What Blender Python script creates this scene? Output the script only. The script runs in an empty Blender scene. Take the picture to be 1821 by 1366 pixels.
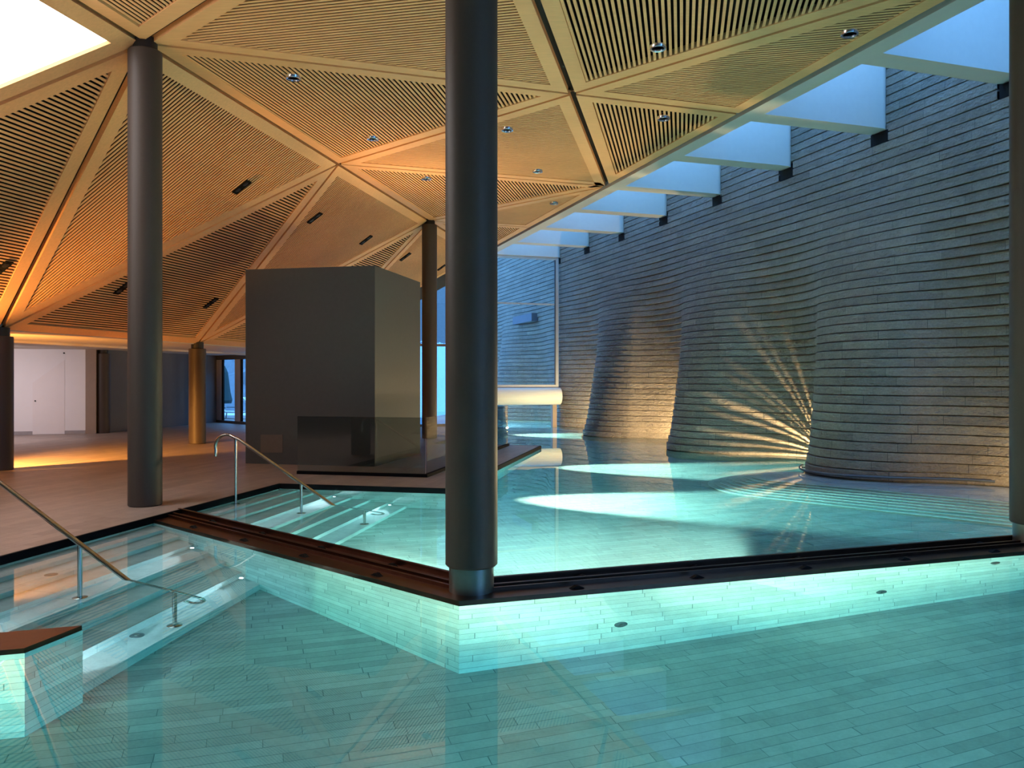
import bpy, math, random
import numpy as np
from mathutils import Vector, Matrix
random.seed(7)
rng = np.random.default_rng(7)
scn = bpy.context.scene
col = scn.collection

# ------------------------------------------------------------------ camera, world, exposure
F, Y0, H = 1420.4, 673.5, 1.64            # focal length in px, horizon row, eye height above the water
cam_d = bpy.data.cameras.new('camera'); cam = bpy.data.objects.new('camera', cam_d); col.objects.link(cam)
cam.location = (0, 0, H); cam.rotation_euler = (math.pi/2, 0, 0)
cam_d.sensor_fit = 'HORIZONTAL'; cam_d.sensor_width = 36.0; cam_d.lens = 36.0*F/1821
cam_d.shift_y = -(683-Y0)/1821; cam_d.clip_end = 2000; cam_d.clip_start = .05
scn.camera = cam
scn.view_settings.view_transform = 'Standard'; scn.view_settings.look = 'None'
scn.view_settings.exposure = 0.45; scn.view_settings.gamma = 1.0; scn.view_settings.use_curve_mapping = False
scn.cycles.use_denoising = True
scn.cycles.max_bounces = 12; scn.cycles.diffuse_bounces = 5; scn.cycles.glossy_bounces = 5
scn.cycles.transmission_bounces = 10; scn.cycles.transparent_max_bounces = 12; scn.cycles.volume_bounces = 0
scn.cycles.sample_clamp_indirect = 5.0; scn.cycles.blur_glossy = 0.3

world = bpy.data.worlds.new('world'); scn.world = world; world.use_nodes = True
wn = world.node_tree; wn.nodes['Background'].inputs[0].default_value = (0.15, 0.44, 1.0, 1); wn.nodes['Background'].inputs[1].default_value = 4.0

def lamp(name, kind, loc, power, color=(1, 1, 1), size=.05, aim=None, angle=60, blend=.4):
    d = bpy.data.lights.new(name, kind); o = bpy.data.objects.new(name, d); col.objects.link(o)
    o.location = loc; d.energy = power; d.color = color
    if kind in ('POINT', 'SPOT'): d.shadow_soft_size = size
    if kind == 'AREA': d.shape = 'DISK'; d.size = size
    if kind == 'SPOT': d.spot_size = math.radians(angle); d.spot_blend = blend
    if aim is not None: o.rotation_euler = (Vector(aim)-Vector(loc)).to_track_quat('-Z', 'Y').to_euler()
    return o

# ------------------------------------------------------------------ plan of the building: a triangular grid of 5.71 m
N0 = np.array([-.309, 6.09]); S = 5.71
def unit(deg): return np.array([math.cos(math.radians(deg)), math.sin(math.radians(deg))])
E1 = unit(78); E2 = unit(-12); NV = unit(18); WV = unit(108); VD = unit(138)
U = S*E1; V = S*VD
ZH, ZL = 5.80, 2.47
ZD = .07                                    # deck above the water
def node2(i, j): return N0+i*U+j*V
def node3(i, j):
    p = node2(i, j); return np.array([p[0], p[1], ZH if j <= 1 else ZL])
def AB(a, b): return a*E1+b*E2
def NT(n, t): return n*NV+t*WV
def G(px, py, z=0.):
    y = F*(z-H)/(Y0-py); return np.array([(px-910.5)*y/F, y, z])
def ray_plane(px, py, p0, nrm):
    d = np.array([(px-910.5)/F, 1., (Y0-py)/F]); o = np.array([0, 0, H]); return o+d*(np.dot(p0-o, nrm)/np.dot(d, nrm))
def v3(p, z): return np.array([p[0], p[1], z])

# ------------------------------------------------------------------ materials
def mat(name):
    m = bpy.data.materials.new(name); m.use_nodes = True
    return m, m.node_tree, m.node_tree.nodes['Principled BSDF']
def nd(nt, typ, **k):
    n = nt.nodes.new(typ)
    for a, b in k.items():
        if a.startswith('i_'):
            n.inputs[int(a[2:])].default_value = b
        else: setattr(n, a, b)
    return n
def math_(nt, op, a, b=None, c=None):
    n = nt.nodes.new('ShaderNodeMath'); n.operation = op
    for i, x in enumerate((a, b, c)):
        if x is None: continue
        if isinstance(x, (int, float)): n.inputs[i].default_value = x
        else: nt.links.new(x, n.inputs[i])
    return n.outputs[0]
def mixc(nt, fac, a, b, mode='MIX'):
    n = nt.nodes.new('ShaderNodeMix'); n.data_type = 'RGBA'; n.blend_type = mode
    for i, x in ((0, fac), (6, a), (7, b)):
        if isinstance(x, (int, float)): n.inputs[i].default_value = x
        elif isinstance(x, tuple): n.inputs[i].default_value = (*x, 1) if len(x) == 3 else x
        else: nt.links.new(x, n.inputs[i])
    return n.outputs[2]
def noise(nt, scale, detail=4, rough=.6, vec=None, dim=None):
    n = nd(nt, 'ShaderNodeTexNoise'); n.inputs['Scale'].default_value = scale; n.inputs['Detail'].default_value = detail; n.inputs['Roughness'].default_value = rough
    if vec is not None: nt.links.new(vec, n.inputs['Vector'])
    return n.outputs['Fac']
def bump(nt, h, strength, dist, bsdf, prev=None):
    b = nd(nt, 'ShaderNodeBump'); b.inputs['Strength'].default_value = strength; b.inputs['Distance'].default_value = dist
    nt.links.new(h, b.inputs['Height'])
    if prev is not None: nt.links.new(prev, b.inputs['Normal'])
    if bsdf is not None: nt.links.new(b.outputs[0], bsdf.inputs['Normal'])
    return b.outputs[0]
def plain(name, color, rough=.6, metal=0., nscale=12., var=.18, bstr=.0, spec=.5):
    m, nt, b = mat(name)
    tc = nd(nt, 'ShaderNodeTexCoord')
    f = noise(nt, nscale, 5, .65, tc.outputs['Object'])
    fac = math_(nt, 'MULTIPLY_ADD', f, 2*var, 1-var)
    c = mixc(nt, 1., color, (0, 0, 0), 'MIX'); 
    n = nt.nodes.new('ShaderNodeVectorMath'); n.operation = 'SCALE'; n.inputs[0].default_value = color; nt.links.new(fac, n.inputs['Scale'])
    nt.links.new(n.outputs[0], b.inputs['Base Color'])
    b.inputs['Roughness'].default_value = rough; b.inputs['Metallic'].default_value = metal; b.inputs['Specular IOR Level'].default_value = spec
    if bstr: bump(nt, f, bstr, .01, b)
    return m
def planks(name, color, L, Hh, jw, jcol, var=.25, rough=.6, bstr=.25, nscale=30., grain=.25, vjoint=True, split=0., spec=.4):
    m, nt, b = mat(name)
    uv = nd(nt, 'ShaderNodeUVMap'); uv.uv_map = 'UVMap'
    sx = nd(nt, 'ShaderNodeSeparateXYZ'); nt.links.new(uv.outputs[0], sx.inputs[0])
    u_, v_ = sx.outputs[0], sx.outputs[1]
    vv = math_(nt, 'DIVIDE', v_, Hh); row = math_(nt, 'FLOOR', vv)
    wn1 = nd(nt, 'ShaderNodeTexWhiteNoise', noise_dimensions='1D'); nt.links.new(row, wn1.inputs['W'])
    ul = math_(nt, 'DIVIDE', u_, L)
    # uneven stone lengths: warp the running length a little
    wob = nd(nt, 'ShaderNodeTexNoise'); wob.noise_dimensions = '2D'; wob.inputs['Scale'].default_value = 1.0; wob.inputs['Detail'].default_value = 0
    cmb0 = nd(nt, 'ShaderNodeCombineXYZ'); nt.links.new(math_(nt, 'MULTIPLY', ul, .55), cmb0.inputs[0]); nt.links.new(math_(nt, 'MULTIPLY', row, 7.3), cmb0.inputs[1]); nt.links.new(cmb0.outputs[0], wob.inputs['Vector'])
    uu = math_(nt, 'ADD', math_(nt, 'ADD', ul, math_(nt, 'MULTIPLY', wn1.outputs[0], 9.7)), math_(nt, 'MULTIPLY', wob.outputs['Fac'], 1.1))
    colm = math_(nt, 'FLOOR', uu)
    cmb = nd(nt, 'ShaderNodeCombineXYZ'); nt.links.new(colm, cmb.inputs[0]); nt.links.new(row, cmb.inputs[1])
    wn2 = nd(nt, 'ShaderNodeTexWhiteNoise', noise_dimensions='2D'); nt.links.new(cmb.outputs[0], wn2.inputs['Vector'])
    fu = math_(nt, 'MULTIPLY', math_(nt, 'FRACT', uu), L); fv = math_(nt, 'MULTIPLY', math_(nt, 'FRACT', vv), Hh)
    ju = math_(nt, 'LESS_THAN', fu, jw)
    j = math_(nt, 'MAXIMUM', ju, math_(nt, 'LESS_THAN', fv, jw)) if vjoint else ju
    tc = nd(nt, 'ShaderNodeTexCoord')
    n1 = noise(nt, nscale, 6, .7, tc.outputs['Object']); n2 = noise(nt, nscale*.12, 4, .6, tc.outputs['Object'])
    k = math_(nt, 'MULTIPLY_ADD', wn2.outputs[0], 2*var, 1-var)
    k = math_(nt, 'MULTIPLY', k, math_(nt, 'MULTIPLY_ADD', n1, 2*grain, 1-grain))
    k = math_(nt, 'MULTIPLY', k, math_(nt, 'MULTIPLY_ADD', n2, .5, .75))
    sc = nt.nodes.new('ShaderNodeVectorMath'); sc.operation = 'SCALE'; sc.inputs[0].default_value = color; nt.links.new(k, sc.inputs['Scale'])
    c = mixc(nt, j, sc.outputs[0], jcol)
    nt.links.new(c, b.inputs['Base Color']); b.inputs['Roughness'].default_value = rough; b.inputs['Specular IOR Level'].default_value = spec
    hgt = math_(nt, 'SUBTRACT', n1, math_(nt, 'MULTIPLY', j, 1.0))
    bn = bump(nt, hgt, bstr, .012, None)
    if split:
        n3 = noise(nt, 9., 5, .62, tc.outputs['Object'])
        r = nd(nt, 'ShaderNodeMapping'); nt.links.new(tc.outputs['Object'], r.inputs['Vector']); r.inputs['Scale'].default_value = (1, 1, 2.2)
        n3 = noise(nt, 8., 6, .62, r.outputs[0])
        bn = bump(nt, n3, split, .07, None, bn)
    nt.links.new(bn, b.inputs['Normal'])
    return m
def emitter(name, color, strength):
    m = bpy.data.materials.new(name); m.use_nodes = True; nt = m.node_tree; nt.nodes.clear()
    o = nd(nt, 'ShaderNodeOutputMaterial'); e = nd(nt, 'ShaderNodeEmission'); e.inputs[0].default_value = (*color, 1); e.inputs[1].default_value = strength
    nt.links.new(e.outputs[0], o.inputs[0]); return m
def glass(name, tint=(.93, .97, .97), refl_boost=0.):
    m = bpy.data.materials.new(name); m.use_nodes = True; nt = m.node_tree; nt.nodes.clear()
    o = nd(nt, 'ShaderNodeOutputMaterial'); t = nd(nt, 'ShaderNodeBsdfTransparent'); t.inputs[0].default_value = (*tint, 1)
    g = nd(nt, 'ShaderNodeBsdfGlossy'); g.inputs['Roughness'].default_value = 0.; lw = nd(nt, 'ShaderNodeLayerWeight'); lw.inputs[0].default_value = .5; fres = math_(nt, 'MULTIPLY_ADD', math_(nt, 'POWER', lw.outputs['Facing'], 5.), .9, .035)
    mx = nd(nt, 'ShaderNodeMixShader')
    fac = math_(nt, 'ADD', fres, refl_boost) if refl_boost else fres
    nt.links.new(fac, mx.inputs[0]); nt.links.new(t.outputs[0], mx.inputs[1]); nt.links.new(g.outputs[0], mx.inputs[2]); nt.links.new(mx.outputs[0], o.inputs[0])
    return m
def water_mat():
    m = bpy.data.materials.new('pool_water'); m.use_nodes = True; nt = m.node_tree; nt.nodes.clear()
    o = nd(nt, 'ShaderNodeOutputMaterial'); g = nd(nt, 'ShaderNodeBsdfGlass'); g.inputs['Roughness'].default_value = 0.; g.inputs['IOR'].default_value = 1.333
    tc = nd(nt, 'ShaderNodeTexCoord'); f = noise(nt, 1.6, 2, .5, tc.outputs['Object'])
    b = nd(nt, 'ShaderNodeBump'); b.inputs['Strength'].default_value = .012; b.inputs['Distance'].default_value = .05
    nt.links.new(f, b.inputs['Height']); nt.links.new(b.outputs[0], g.inputs['Normal'])
    a = nd(nt, 'ShaderNodeVolumeAbsorption'); a.inputs[0].default_value = (.06, .81, .92, 1); a.inputs[1].default_value = .29
    nt.links.new(g.outputs[0], o.inputs[0]); nt.links.new(a.outputs[0], o.inputs[1]); return m
def wood(name, color, rough=.55):
    m, nt, b = mat(name)
    tc = nd(nt, 'ShaderNodeTexCoord'); mp = nd(nt, 'ShaderNodeMapping'); mp.inputs['Rotation'].default_value = (0, 0, -math.radians(78)); mp.inputs['Scale'].default_value = (1.2, 14, 14)
    nt.links.new(tc.outputs['Object'], mp.inputs[0])
    f = noise(nt, 3., 5, .6, mp.outputs[0]); g = noise(nt, .6, 2, .5, tc.outputs['Object'])
    k = math_(nt, 'MULTIPLY', math_(nt, 'MULTIPLY_ADD', f, .36, .82), math_(nt, 'MULTIPLY_ADD', g, .3, .85))
    sc = nt.nodes.new('ShaderNodeVectorMath'); sc.operation = 'SCALE'; sc.inputs[0].default_value = color; nt.links.new(k, sc.inputs['Scale'])
    nt.links.new(sc.outputs[0], b.inputs['Base Color']); b.inputs['Roughness'].default_value = rough; b.inputs['Specular IOR Level'].default_value = .25
    return m

M = {}
M['wood'] = wood('larch_wood', (.80, .445, .195))
M['groove'] = wood('groove_wood', (.22, .10, .035))
M['black'] = plain('matt_black', (.006, .006, .006), .8, spec=.2)
M['column'] = plain('column_render', (.058, .044, .037), .5, nscale=40, var=.12, bstr=.08, spec=.3)
M['cap'] = plain('column_cap_black', (.01, .01, .012), .6)
M['shoe'] = plain('shoe_steel', (.22, .23, .22), .35, .8, nscale=20, var=.15)
M['concrete'] = plain('box_concrete', (.060, .058, .055), .6, nscale=14, var=.16, bstr=.06)
M['white_concrete'] = plain('beam_plaster', (.60, .585, .54), .6, nscale=9, var=.06)
M['wall'] = planks('split_granite', (.245, .207, .168), .95, .151, .005, (.05, .05, .05), var=.15, rough=.62, bstr=.6, nscale=34, grain=.48, vjoint=False, split=1.15)
M['pool'] = planks('pool_stone', (.56, .60, .58), .55, .105, .0055, (.17, .22, .22), var=.14, rough=.7, bstr=.15, nscale=50, grain=.16)
M['poolfloor'] = planks('pool_floor_stone', (.36, .40, .40), .62, .092, .005, (.15, .20, .21), var=.14, rough=.7, bstr=.15, nscale=40, grain=.2)
M['step'] = planks('step_stone', (.50, .54, .54), 1.4, .6, .004, (.2, .24, .24), var=.1, rough=.7, bstr=.15, nscale=50, grain=.2)
M['ring'] = planks('ring_stone', (.12, .12, .115), .9, .15, .003, (.1, .1, .1), var=.1, rough=.7, bstr=.15, nscale=50, grain=.2)
M['deck'] = planks('deck_stone', (.30, .235, .205), 1.1, .16, .004, (.17, .13, .11), var=.12, rough=.42, bstr=.1, nscale=45, grain=.22)
M['edge'] = plain('black_edge', (.004, .004, .005), .8, spec=.1)
M['copper'] = plain('dark_copper', (.13, .058, .036), .34, 1., nscale=6, var=.35)
M['copper_dark'] = plain('bronze', (.10, .06, .045), .33, 1., nscale=6, var=.3)
M['steel'] = plain('brushed_steel', (.55, .54, .52), .18, 1., nscale=30, var=.1)
M['chrome'] = plain('chrome', (.85, .85, .85), .22, 1., var=.03)
M['white_wall'] = plain('white_plaster', (.80, .77, .77), .7, nscale=3, var=.03)
M['white_door'] = plain('white_door', (.78, .73, .72), .6, nscale=3, var=.03)
M['dark_wall'] = plain('dark_plaster', (.12, .12, .13), .7, nscale=6, var=.1)
M['brown'] = plain('brown_pilaster', (.30, .22, .17), .6, nscale=8, var=.1)
M['soffit'] = plain('soffit_plaster', (.62, .54, .46), .6, nscale=3, var=.04)
M['frame'] = plain('window_frame', (.55, .56, .56), .45, .3, nscale=5, var=.05)
M['frame_dark'] = plain('window_frame_dark', (.09, .10, .11), .45, .3, nscale=5, var=.05)
M['cream'] = plain('cream_fabric', (.82, .80, .68), .55, nscale=4, var=.05)
M['glass'] = glass('window_glass')
M['balustrade'] = glass('balustrade_glass', (.66, .70, .70), .025)
M['water'] = water_mat()
M['diffuser'] = emitter('skylight_diffuser', (1.0, .93, .92), 4.2)
M['steplamp'] = emitter('step_lamp', (.9, .97, 1.0), 6.)
M['hotlamp'] = emitter('uplight_lens', (1.0, .85, .55), 12.)
M['snow'] = plain('snow', (.80, .84, .9), .7, nscale=2, var=.06, bstr=.2)
M['rock'] = plain('rock', (.16, .17, .19), .8, nscale=1.2, var=.7, bstr=.8)
def hill_mat():
    m, nt, b = mat('hillside'); tc = nd(nt, 'ShaderNodeTexCoord'); sx = nd(nt, 'ShaderNodeSeparateXYZ'); nt.links.new(tc.outputs['Object'], sx.inputs[0])
    f = noise(nt, .35, 6, .65, tc.outputs['Object']); z = math_(nt, 'ADD', sx.outputs[2], math_(nt, 'MULTIPLY', f, 3.))
    k = math_(nt, 'GREATER_THAN', z, 6.4); nt.links.new(mixc(nt, k, (.34, .42, .50), (.085, .08, .08)), b.inputs['Base Color']); b.inputs['Roughness'].default_value = .85
    bump(nt, f, .5, .5, b); return m
M['hill'] = hill_mat()
M['needles'] = plain('fir_needles', (.02, .05, .05), .8, nscale=8, var=.5)
M['bark'] = plain('bark', (.06, .045, .035), .8, nscale=8, var=.3)
M['parasol'] = plain('parasol_cloth', (.015, .05, .055), .7, nscale=6, var=.2)
M['white'] = plain('white_lacquer', (.85, .88, .9), .4, nscale=3, var=.02)
M['slab'] = plain('slab_lead', (.13, .13, .16), .6, nscale=4, var=.15)
M['drain'] = plain('drain_steel', (.12, .16, .17), .4, .6, nscale=12, var=.2)

# ------------------------------------------------------------------ mesh helpers (vertices given in world metres)
class MB:
    def __init__(s): s.v = []; s.f = []; s.uv = []
    def face(s, pts, uvs=None):
        i = len(s.v); s.v += [tuple(p) for p in pts]; s.f.append(tuple(range(i, i+len(pts))))
        s.uv += [tuple(x) for x in uvs] if uvs is not None else [(p[0], p[1]) for p in pts]
    def box(s, o, ax, ay, az, u0=0., v0=0.):   # o corner, three edge vectors
        o = np.asarray(o, float); ax, ay, az = (np.asarray(q, float) for q in (ax, ay, az))
        c = [o, o+ax, o+ax+ay, o+ay, o+az, o+ax+az, o+ax+ay+az, o+ay+az]
        L = [np.linalg.norm(q) for q in (ax, ay, az)]
        if np.dot(np.cross(ax, ay), az) < 0: flip = True
        else: flip = False
        for idx, (a, b) in (((0, 3, 2, 1), (1, 0)), ((4, 5, 6, 7), (0, 1)), ((0, 1, 5, 4), (0, 2)), ((1, 2, 6, 5), (1, 2)), ((2, 3, 7, 6), (0, 2)), ((3, 0, 4, 7), (1, 2))):
            q = [c[i] for i in idx]; uv = [(u0, v0), (u0+L[a], v0), (u0+L[a], v0+L[b]), (u0, v0+L[b])]
            if flip: q = q[::-1]; uv = uv[::-1]
            s.face(q, uv)
    def prism(s, poly, z0, z1, ang=0., top=True, bottom=True, sides=True):
        P = [np.asarray(p, float) for p in poly]
        A = sum(P[i][0]*P[(i+1) % len(P)][1]-P[(i+1) % len(P)][0]*P[i][1] for i in range(len(P)))
        if A < 0: P = P[::-1]
        d = unit(ang); e = unit(ang+90)
        uv = [(p@d, p@e) for p in P]
        if top: s.face([v3(p, z1) for p in P], uv)
        if bottom: s.face([v3(p, z0) for p in P][::-1], uv[::-1])
        if sides:
            acc = 0.
            for i in range(len(P)):
                a, b = P[i], P[(i+1) % len(P)]; L = np.linalg.norm(b-a)
                s.face([v3(a, z0), v3(b, z0), v3(b, z1), v3(a, z1)], [(acc, z0), (acc+L, z0), (acc+L, z1), (acc, z1)]); acc += L
    def tube(s, path, r, n=10, cap=True):
        P = [np.asarray(p, float) for p in path]; rings = []
        t0 = P[1]-P[0]; ref = np.array([0, 0, 1.]) if abs(t0[2]) < .9*np.linalg.norm(t0) else np.array([1., 0, 0])
        x = np.cross(t0, ref); x /= np.linalg.norm(x)
        for i, p in enumerate(P):
            t = (P[min(i+1, len(P)-1)]-P[max(i-1, 0)]); t /= np.linalg.norm(t)
            x = x-t*np.dot(x, t); x /= np.linalg.norm(x); y = np.cross(t, x)
            rr = r[i] if isinstance(r, (list, tuple)) else r
            rings.append([p+rr*(x*math.cos(2*math.pi*k/n)+y*math.sin(2*math.pi*k/n)) for k in range(n)])
        base = len(s.v)
        for R in rings:
            s.v += [tuple(q) for q in R]
        for i in range(len(P)-1):
            for k in range(n):
                a, b = base+i*n+k, base+i*n+(k+1) % n
                s.f.append((a, b, b+n, a+n)); s.uv += [(0, 0)]*4
        if cap:
            s.f.append(tuple(base+k for k in range(n))[::-1]); s.uv += [(0, 0)]*n
            s.f.append(tuple(base+(len(P)-1)*n+k for k in range(n))); s.uv += [(0, 0)]*n
    def lathe(s, c, prof, n=32, axis=(0, 0, 1)):    # prof: (radius, height) pairs along the axis
        c = np.asarray(c, float); a = np.asarray(axis, float); a /= np.linalg.norm(a)
        x = np.cross(a, [0, 0, 1.] if abs(a[2]) < .9 else [1., 0, 0]); x /= np.linalg.norm(x); y = np.cross(a, x)
        base = len(s.v); m = len(prof)
        for r, h in prof:
            for k in range(n): s.v.append(tuple(c+a*h+r*(x*math.cos(2*math.pi*k/n)+y*math.sin(2*math.pi*k/n))))
        for i in range(m-1):
            for k in range(n):
                p, q = base+i*n+k, base+i*n+(k+1) % n
                s.f.append((p, q, q+n, p+n)); s.uv += [(k/n, prof[i][1]), ((k+1)/n, prof[i][1]), ((k+1)/n, prof[i+1][1]), (k/n, prof[i+1][1])]
        if prof[0][0] > 1e-5: s.f.append(tuple(base+k for k in range(n))[::-1]); s.uv += [(0, 0)]*n
        if prof[-1][0] > 1e-5: s.f.append(tuple(base+(m-1)*n+k for k in range(n))); s.uv += [(0, 0)]*n
    def build(s, name, material, parent=None, smooth=False, bevel=0.):
        me = bpy.data.meshes.new(name)
        off = np.array(world_loc(parent)) if parent is not None else np.zeros(3)
        me.from_pydata([tuple(np.asarray(p)-off) for p in s.v], [], s.f); me.update()
        uvl = me.uv_layers.new(name='UVMap'); uvl.data.foreach_set('uv', np.array(s.uv, dtype=np.float32).ravel())
        me.materials.append(material)
        if smooth:
            me.polygons.foreach_set('use_smooth', [True]*len(me.polygons))
            try: me.set_sharp_from_angle(angle=math.radians(40))
            except Exception: pass
        o = bpy.data.objects.new(name, me); col.objects.link(o)
        if parent is not None: o.parent = parent
        if bevel:
            b = o.modifiers.new('bevel', 'BEVEL'); b.width = bevel; b.segments = 2; b.limit_method = 'ANGLE'
            w = o.modifiers.new('weld', 'WELD'); w.merge_threshold = .0005
            o.modifiers.move(1, 0)
        return o
def world_loc(o):
    p = Vector((0, 0, 0))
    while o is not None: p += o.location; o = o.parent
    return p
def tag(o, label, cat, group=None, kind=None):
    o['label'] = label; o['category'] = cat
    if group: o['group'] = group
    o['kind'] = kind or 'thing'
    return o
def thing(name, label, cat, loc, group=None):
    o = bpy.data.objects.new(name, None); o.empty_display_size = .2; col.objects.link(o); o.location = tuple(loc)
    return tag(o, label, cat, group)
def structure(o): o['kind'] = 'structure'; return o
def clip(poly, nrm, d):      # keep p.nrm <= d
    out = []
    for i in range(len(poly)):
        a, b = poly[i], poly[(i+1) % len(poly)]; da, db = a@nrm-d, b@nrm-d
        if da <= 0: out.append(a)
        if da*db < 0: out.append(a+(b-a)*da/(da-db))
    return out

# ------------------------------------------------------------------ split stone wall
LAM = S*math.sin(math.radians(60)); T0 = 10.9; TW0 = 11.22; CH = .151; NW = 10.05
def amp(z):
    z = max(z, 0.); q = max(0., 1-z/5.2); return .78*q*q*(3-2*q)+.22*math.exp(-z/.45)*q
def wave(t):                    # the bulge next to the far window is left out
    c = math.cos(2*math.pi*(t-TW0)/LAM); c = 1.02*math.copysign(abs(c)**.75, c); ta, tb = TW0+2.5*LAM, TW0+3.5*LAM
    if ta < t < tb:
        x = min(t-ta, tb-t)/(LAM/2); x = min(1., x*1.1); return -1.02+1.02*x*x*(3-2*x)
    return c
def build_wall():
    ts = np.arange(-4., 40.01, .11); k0, k1 = -9, 53
    prof = [(.07, 0.), (.07, .0165), (.003, .017), (0., .022), (0., .146), (.004, .1505), (.07, .151)]
    rows = []; zs = []
    cosv = np.array([wave(t) for t in ts])
    for k in range(k0, k1):
        A = amp((k+.5)*CH); base = NW-A*cosv
        edges = np.cumsum(rng.uniform(.5, 1.4, 60))-5.; idx = np.searchsorted(edges, ts); off = rng.uniform(-.006, .006, 80)[idx]
        jit = rng.normal(0, .0015, (len(prof), len(ts)))
        for m, (dn, dz) in enumerate(prof):
            nn = base+dn+(off+jit[m] if 2 <= m <= 5 else 0); rows.append(nn); zs.append(k*CH+dz)
    rows = np.array(rows); zs = np.array(zs); R, C = rows.shape
    X = rows*NV[0]+ts[None, :]*WV[0]; Y = rows*NV[1]+ts[None, :]*WV[1]; Z = np.repeat(zs[:, None], C, 1)
    verts = np.stack([X, Y, Z], -1).reshape(-1, 3)
    beam_t = [T0+LAM/2*q for q in range(-4, 7)]
    faces = []; uvs = []
    notch = np.zeros(C-1, bool); tm = (ts[:-1]+ts[1:])/2
    for bt in beam_t: notch |= np.abs(tm-bt) < .20
    zr = np.maximum(zs, -9)
    for r in range(R-1):
        kk = k0+r//7
        for c in range(C-1):
            if kk in (37, 38) and notch[c]: continue
            a = r*C+c; faces.append((a+1, a, a+C, a+C+1))
            uvs += [(ts[c+1], zs[r]+.001*0), (ts[c], zs[r]), (ts[c], zs[r+1]), (ts[c+1], zs[r+1])]
    me = bpy.data.meshes.new('wall_right'); me.from_pydata(verts.tolist(), [], faces); me.update()
    uvl = me.uv_layers.new(name='UVMap')
    uv = np.array(uvs, dtype=np.float32); uv[:, 1] += .0004; uvl.data.foreach_set('uv', uv.ravel())
    me.materials.append(M['wall'])
    o = bpy.data.objects.new('wall_right', me); col.objects.link(o); structure(o)
    b = MB()                    # masonry behind, closing the notches
    b.box(v3(NT(10.32, -4), 5.4), v3(WV*44, 0), v3(NV*.4, 0), (0, 0, .7))
    b.build('wall_core', M['black'], o)
build_wall()

# ------------------------------------------------------------------ roof beams over the glazed strip
ZT = 7.25
e = MB(); e.box(v3(NT(7.36, -4), ZH), v3(NV*.30, 0), v3(WV*29.85, 0), (0, 0, ZT-ZH)); structure(e.build('trim_1', M['white_concrete']))
beam_names = ['second cross beam, its foot hidden by the column at the right edge', 'third cross beam from the right, ending above the stone wall', 'fourth cross beam from the right along the skylight strip', 'middle cross beam of the skylight strip, above the widest stone bulge', 'cross beam just beyond the middle of the skylight strip', 'third cross beam from the far window', 'second cross beam from the far window', 'last cross beam, directly above the far window']
bi = 0
for q in range(-1, 7):
    t = T0+LAM/2*q
    lab = ['pale concrete roof beam nearest the camera, running behind the right edge column', 'pale concrete roof beam second nearest, its rounded end clear of the right column', 'pale concrete roof beam third nearest along the skylight strip', 'pale concrete roof beam fourth nearest along the skylight strip', 'pale concrete roof beam fifth nearest along the skylight strip', 'pale concrete roof beam third before the far window', 'pale concrete roof beam second before the far window', 'pale concrete roof beam lying directly above the far window'][q+1]
    root = thing('roof_beam', lab, 'beam', v3(NT(8.9, t), ZH), 'concrete beams of the skylight strip')
    hw = .185; r = .14; n1 = 10.10
    poly = [NT(7.66, t-hw)]
    for k in range(7): an = -math.pi/2+k*math.pi/12; poly.append(NT(n1-r+r*math.cos(an), t-hw+r+r*math.sin(an)))
    for k in range(7): an = k*math.pi/12; poly.append(NT(n1-r+r*math.cos(an), t+hw-r+r*math.sin(an)))
    poly.append(NT(7.66, t+hw))
    b = MB(); b.prism(poly, ZH, ZT); b.build('beam_body', M['white_concrete'], root, smooth=True)
    b = MB(); b.box(v3(NT(10.045, t-.20), ZH-.21), v3(NV*.26, 0), v3(WV*.385, 0), (0, 0, .20)); b.build('bearing_pad', M['black'], root)

# ------------------------------------------------------------------ folded timber ceiling
NEDGE = 7.27; TEND = 25.60
def inset(poly3, nrm, d):      # offset a convex polygon inwards in its plane; d one distance per edge
    n = len(poly3); L = []
    for i in range(n):
        a, b = poly3[i], poly3[(i+1) % n]; t = (b-a)/np.linalg.norm(b-a); inn = np.cross(nrm, t)
        L.append((a+inn*d[i], t))
    out = []
    for i in range(n):
        (p, t), (q, s2) = L[i-1], L[i]
        A = np.stack([t, -s2], 1); k = np.linalg.lstsq(A, q-p, rcond=None)[0]; out.append(p+t*k[0])
    return out
def panel_poly(i, j, typ):
    ids = [(i, j), (i+1, j), (i, j+1)] if typ == 'U' else [(i+1, j), (i+1, j+1), (i, j+1)]
    P = [node3(*q) for q in ids]
    if np.cross(P[1]-P[0], P[2]-P[0])[2] < 0: P = P[::-1]
    P = clip(P, v3(NV, 0), NEDGE); P = clip(P, v3(WV, 0), TEND) if P else P; P = clip(P, v3(-E1, 0), 7.) if P else P
    P = [p for k, p in enumerate(P) if np.linalg.norm(p-P[k-1]) > .02]
    return P
def slot_edge(a, b):           # the wide black joints: N-Q-S line and A-FL line
    def on(p, q, x): 
        d = q-p; d = d/np.linalg.norm(d); r = x-p; return np.linalg.norm(r-d*(r@d)) < .05
    for p, q in ((node3(0, 0), node3(3, 0)), (node3(0, 1), node3(0, 2)), (node3(0, 1), node3(0, 0))):
        if on(p, q, a) and on(p, q, b): return True
    return False
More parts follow.
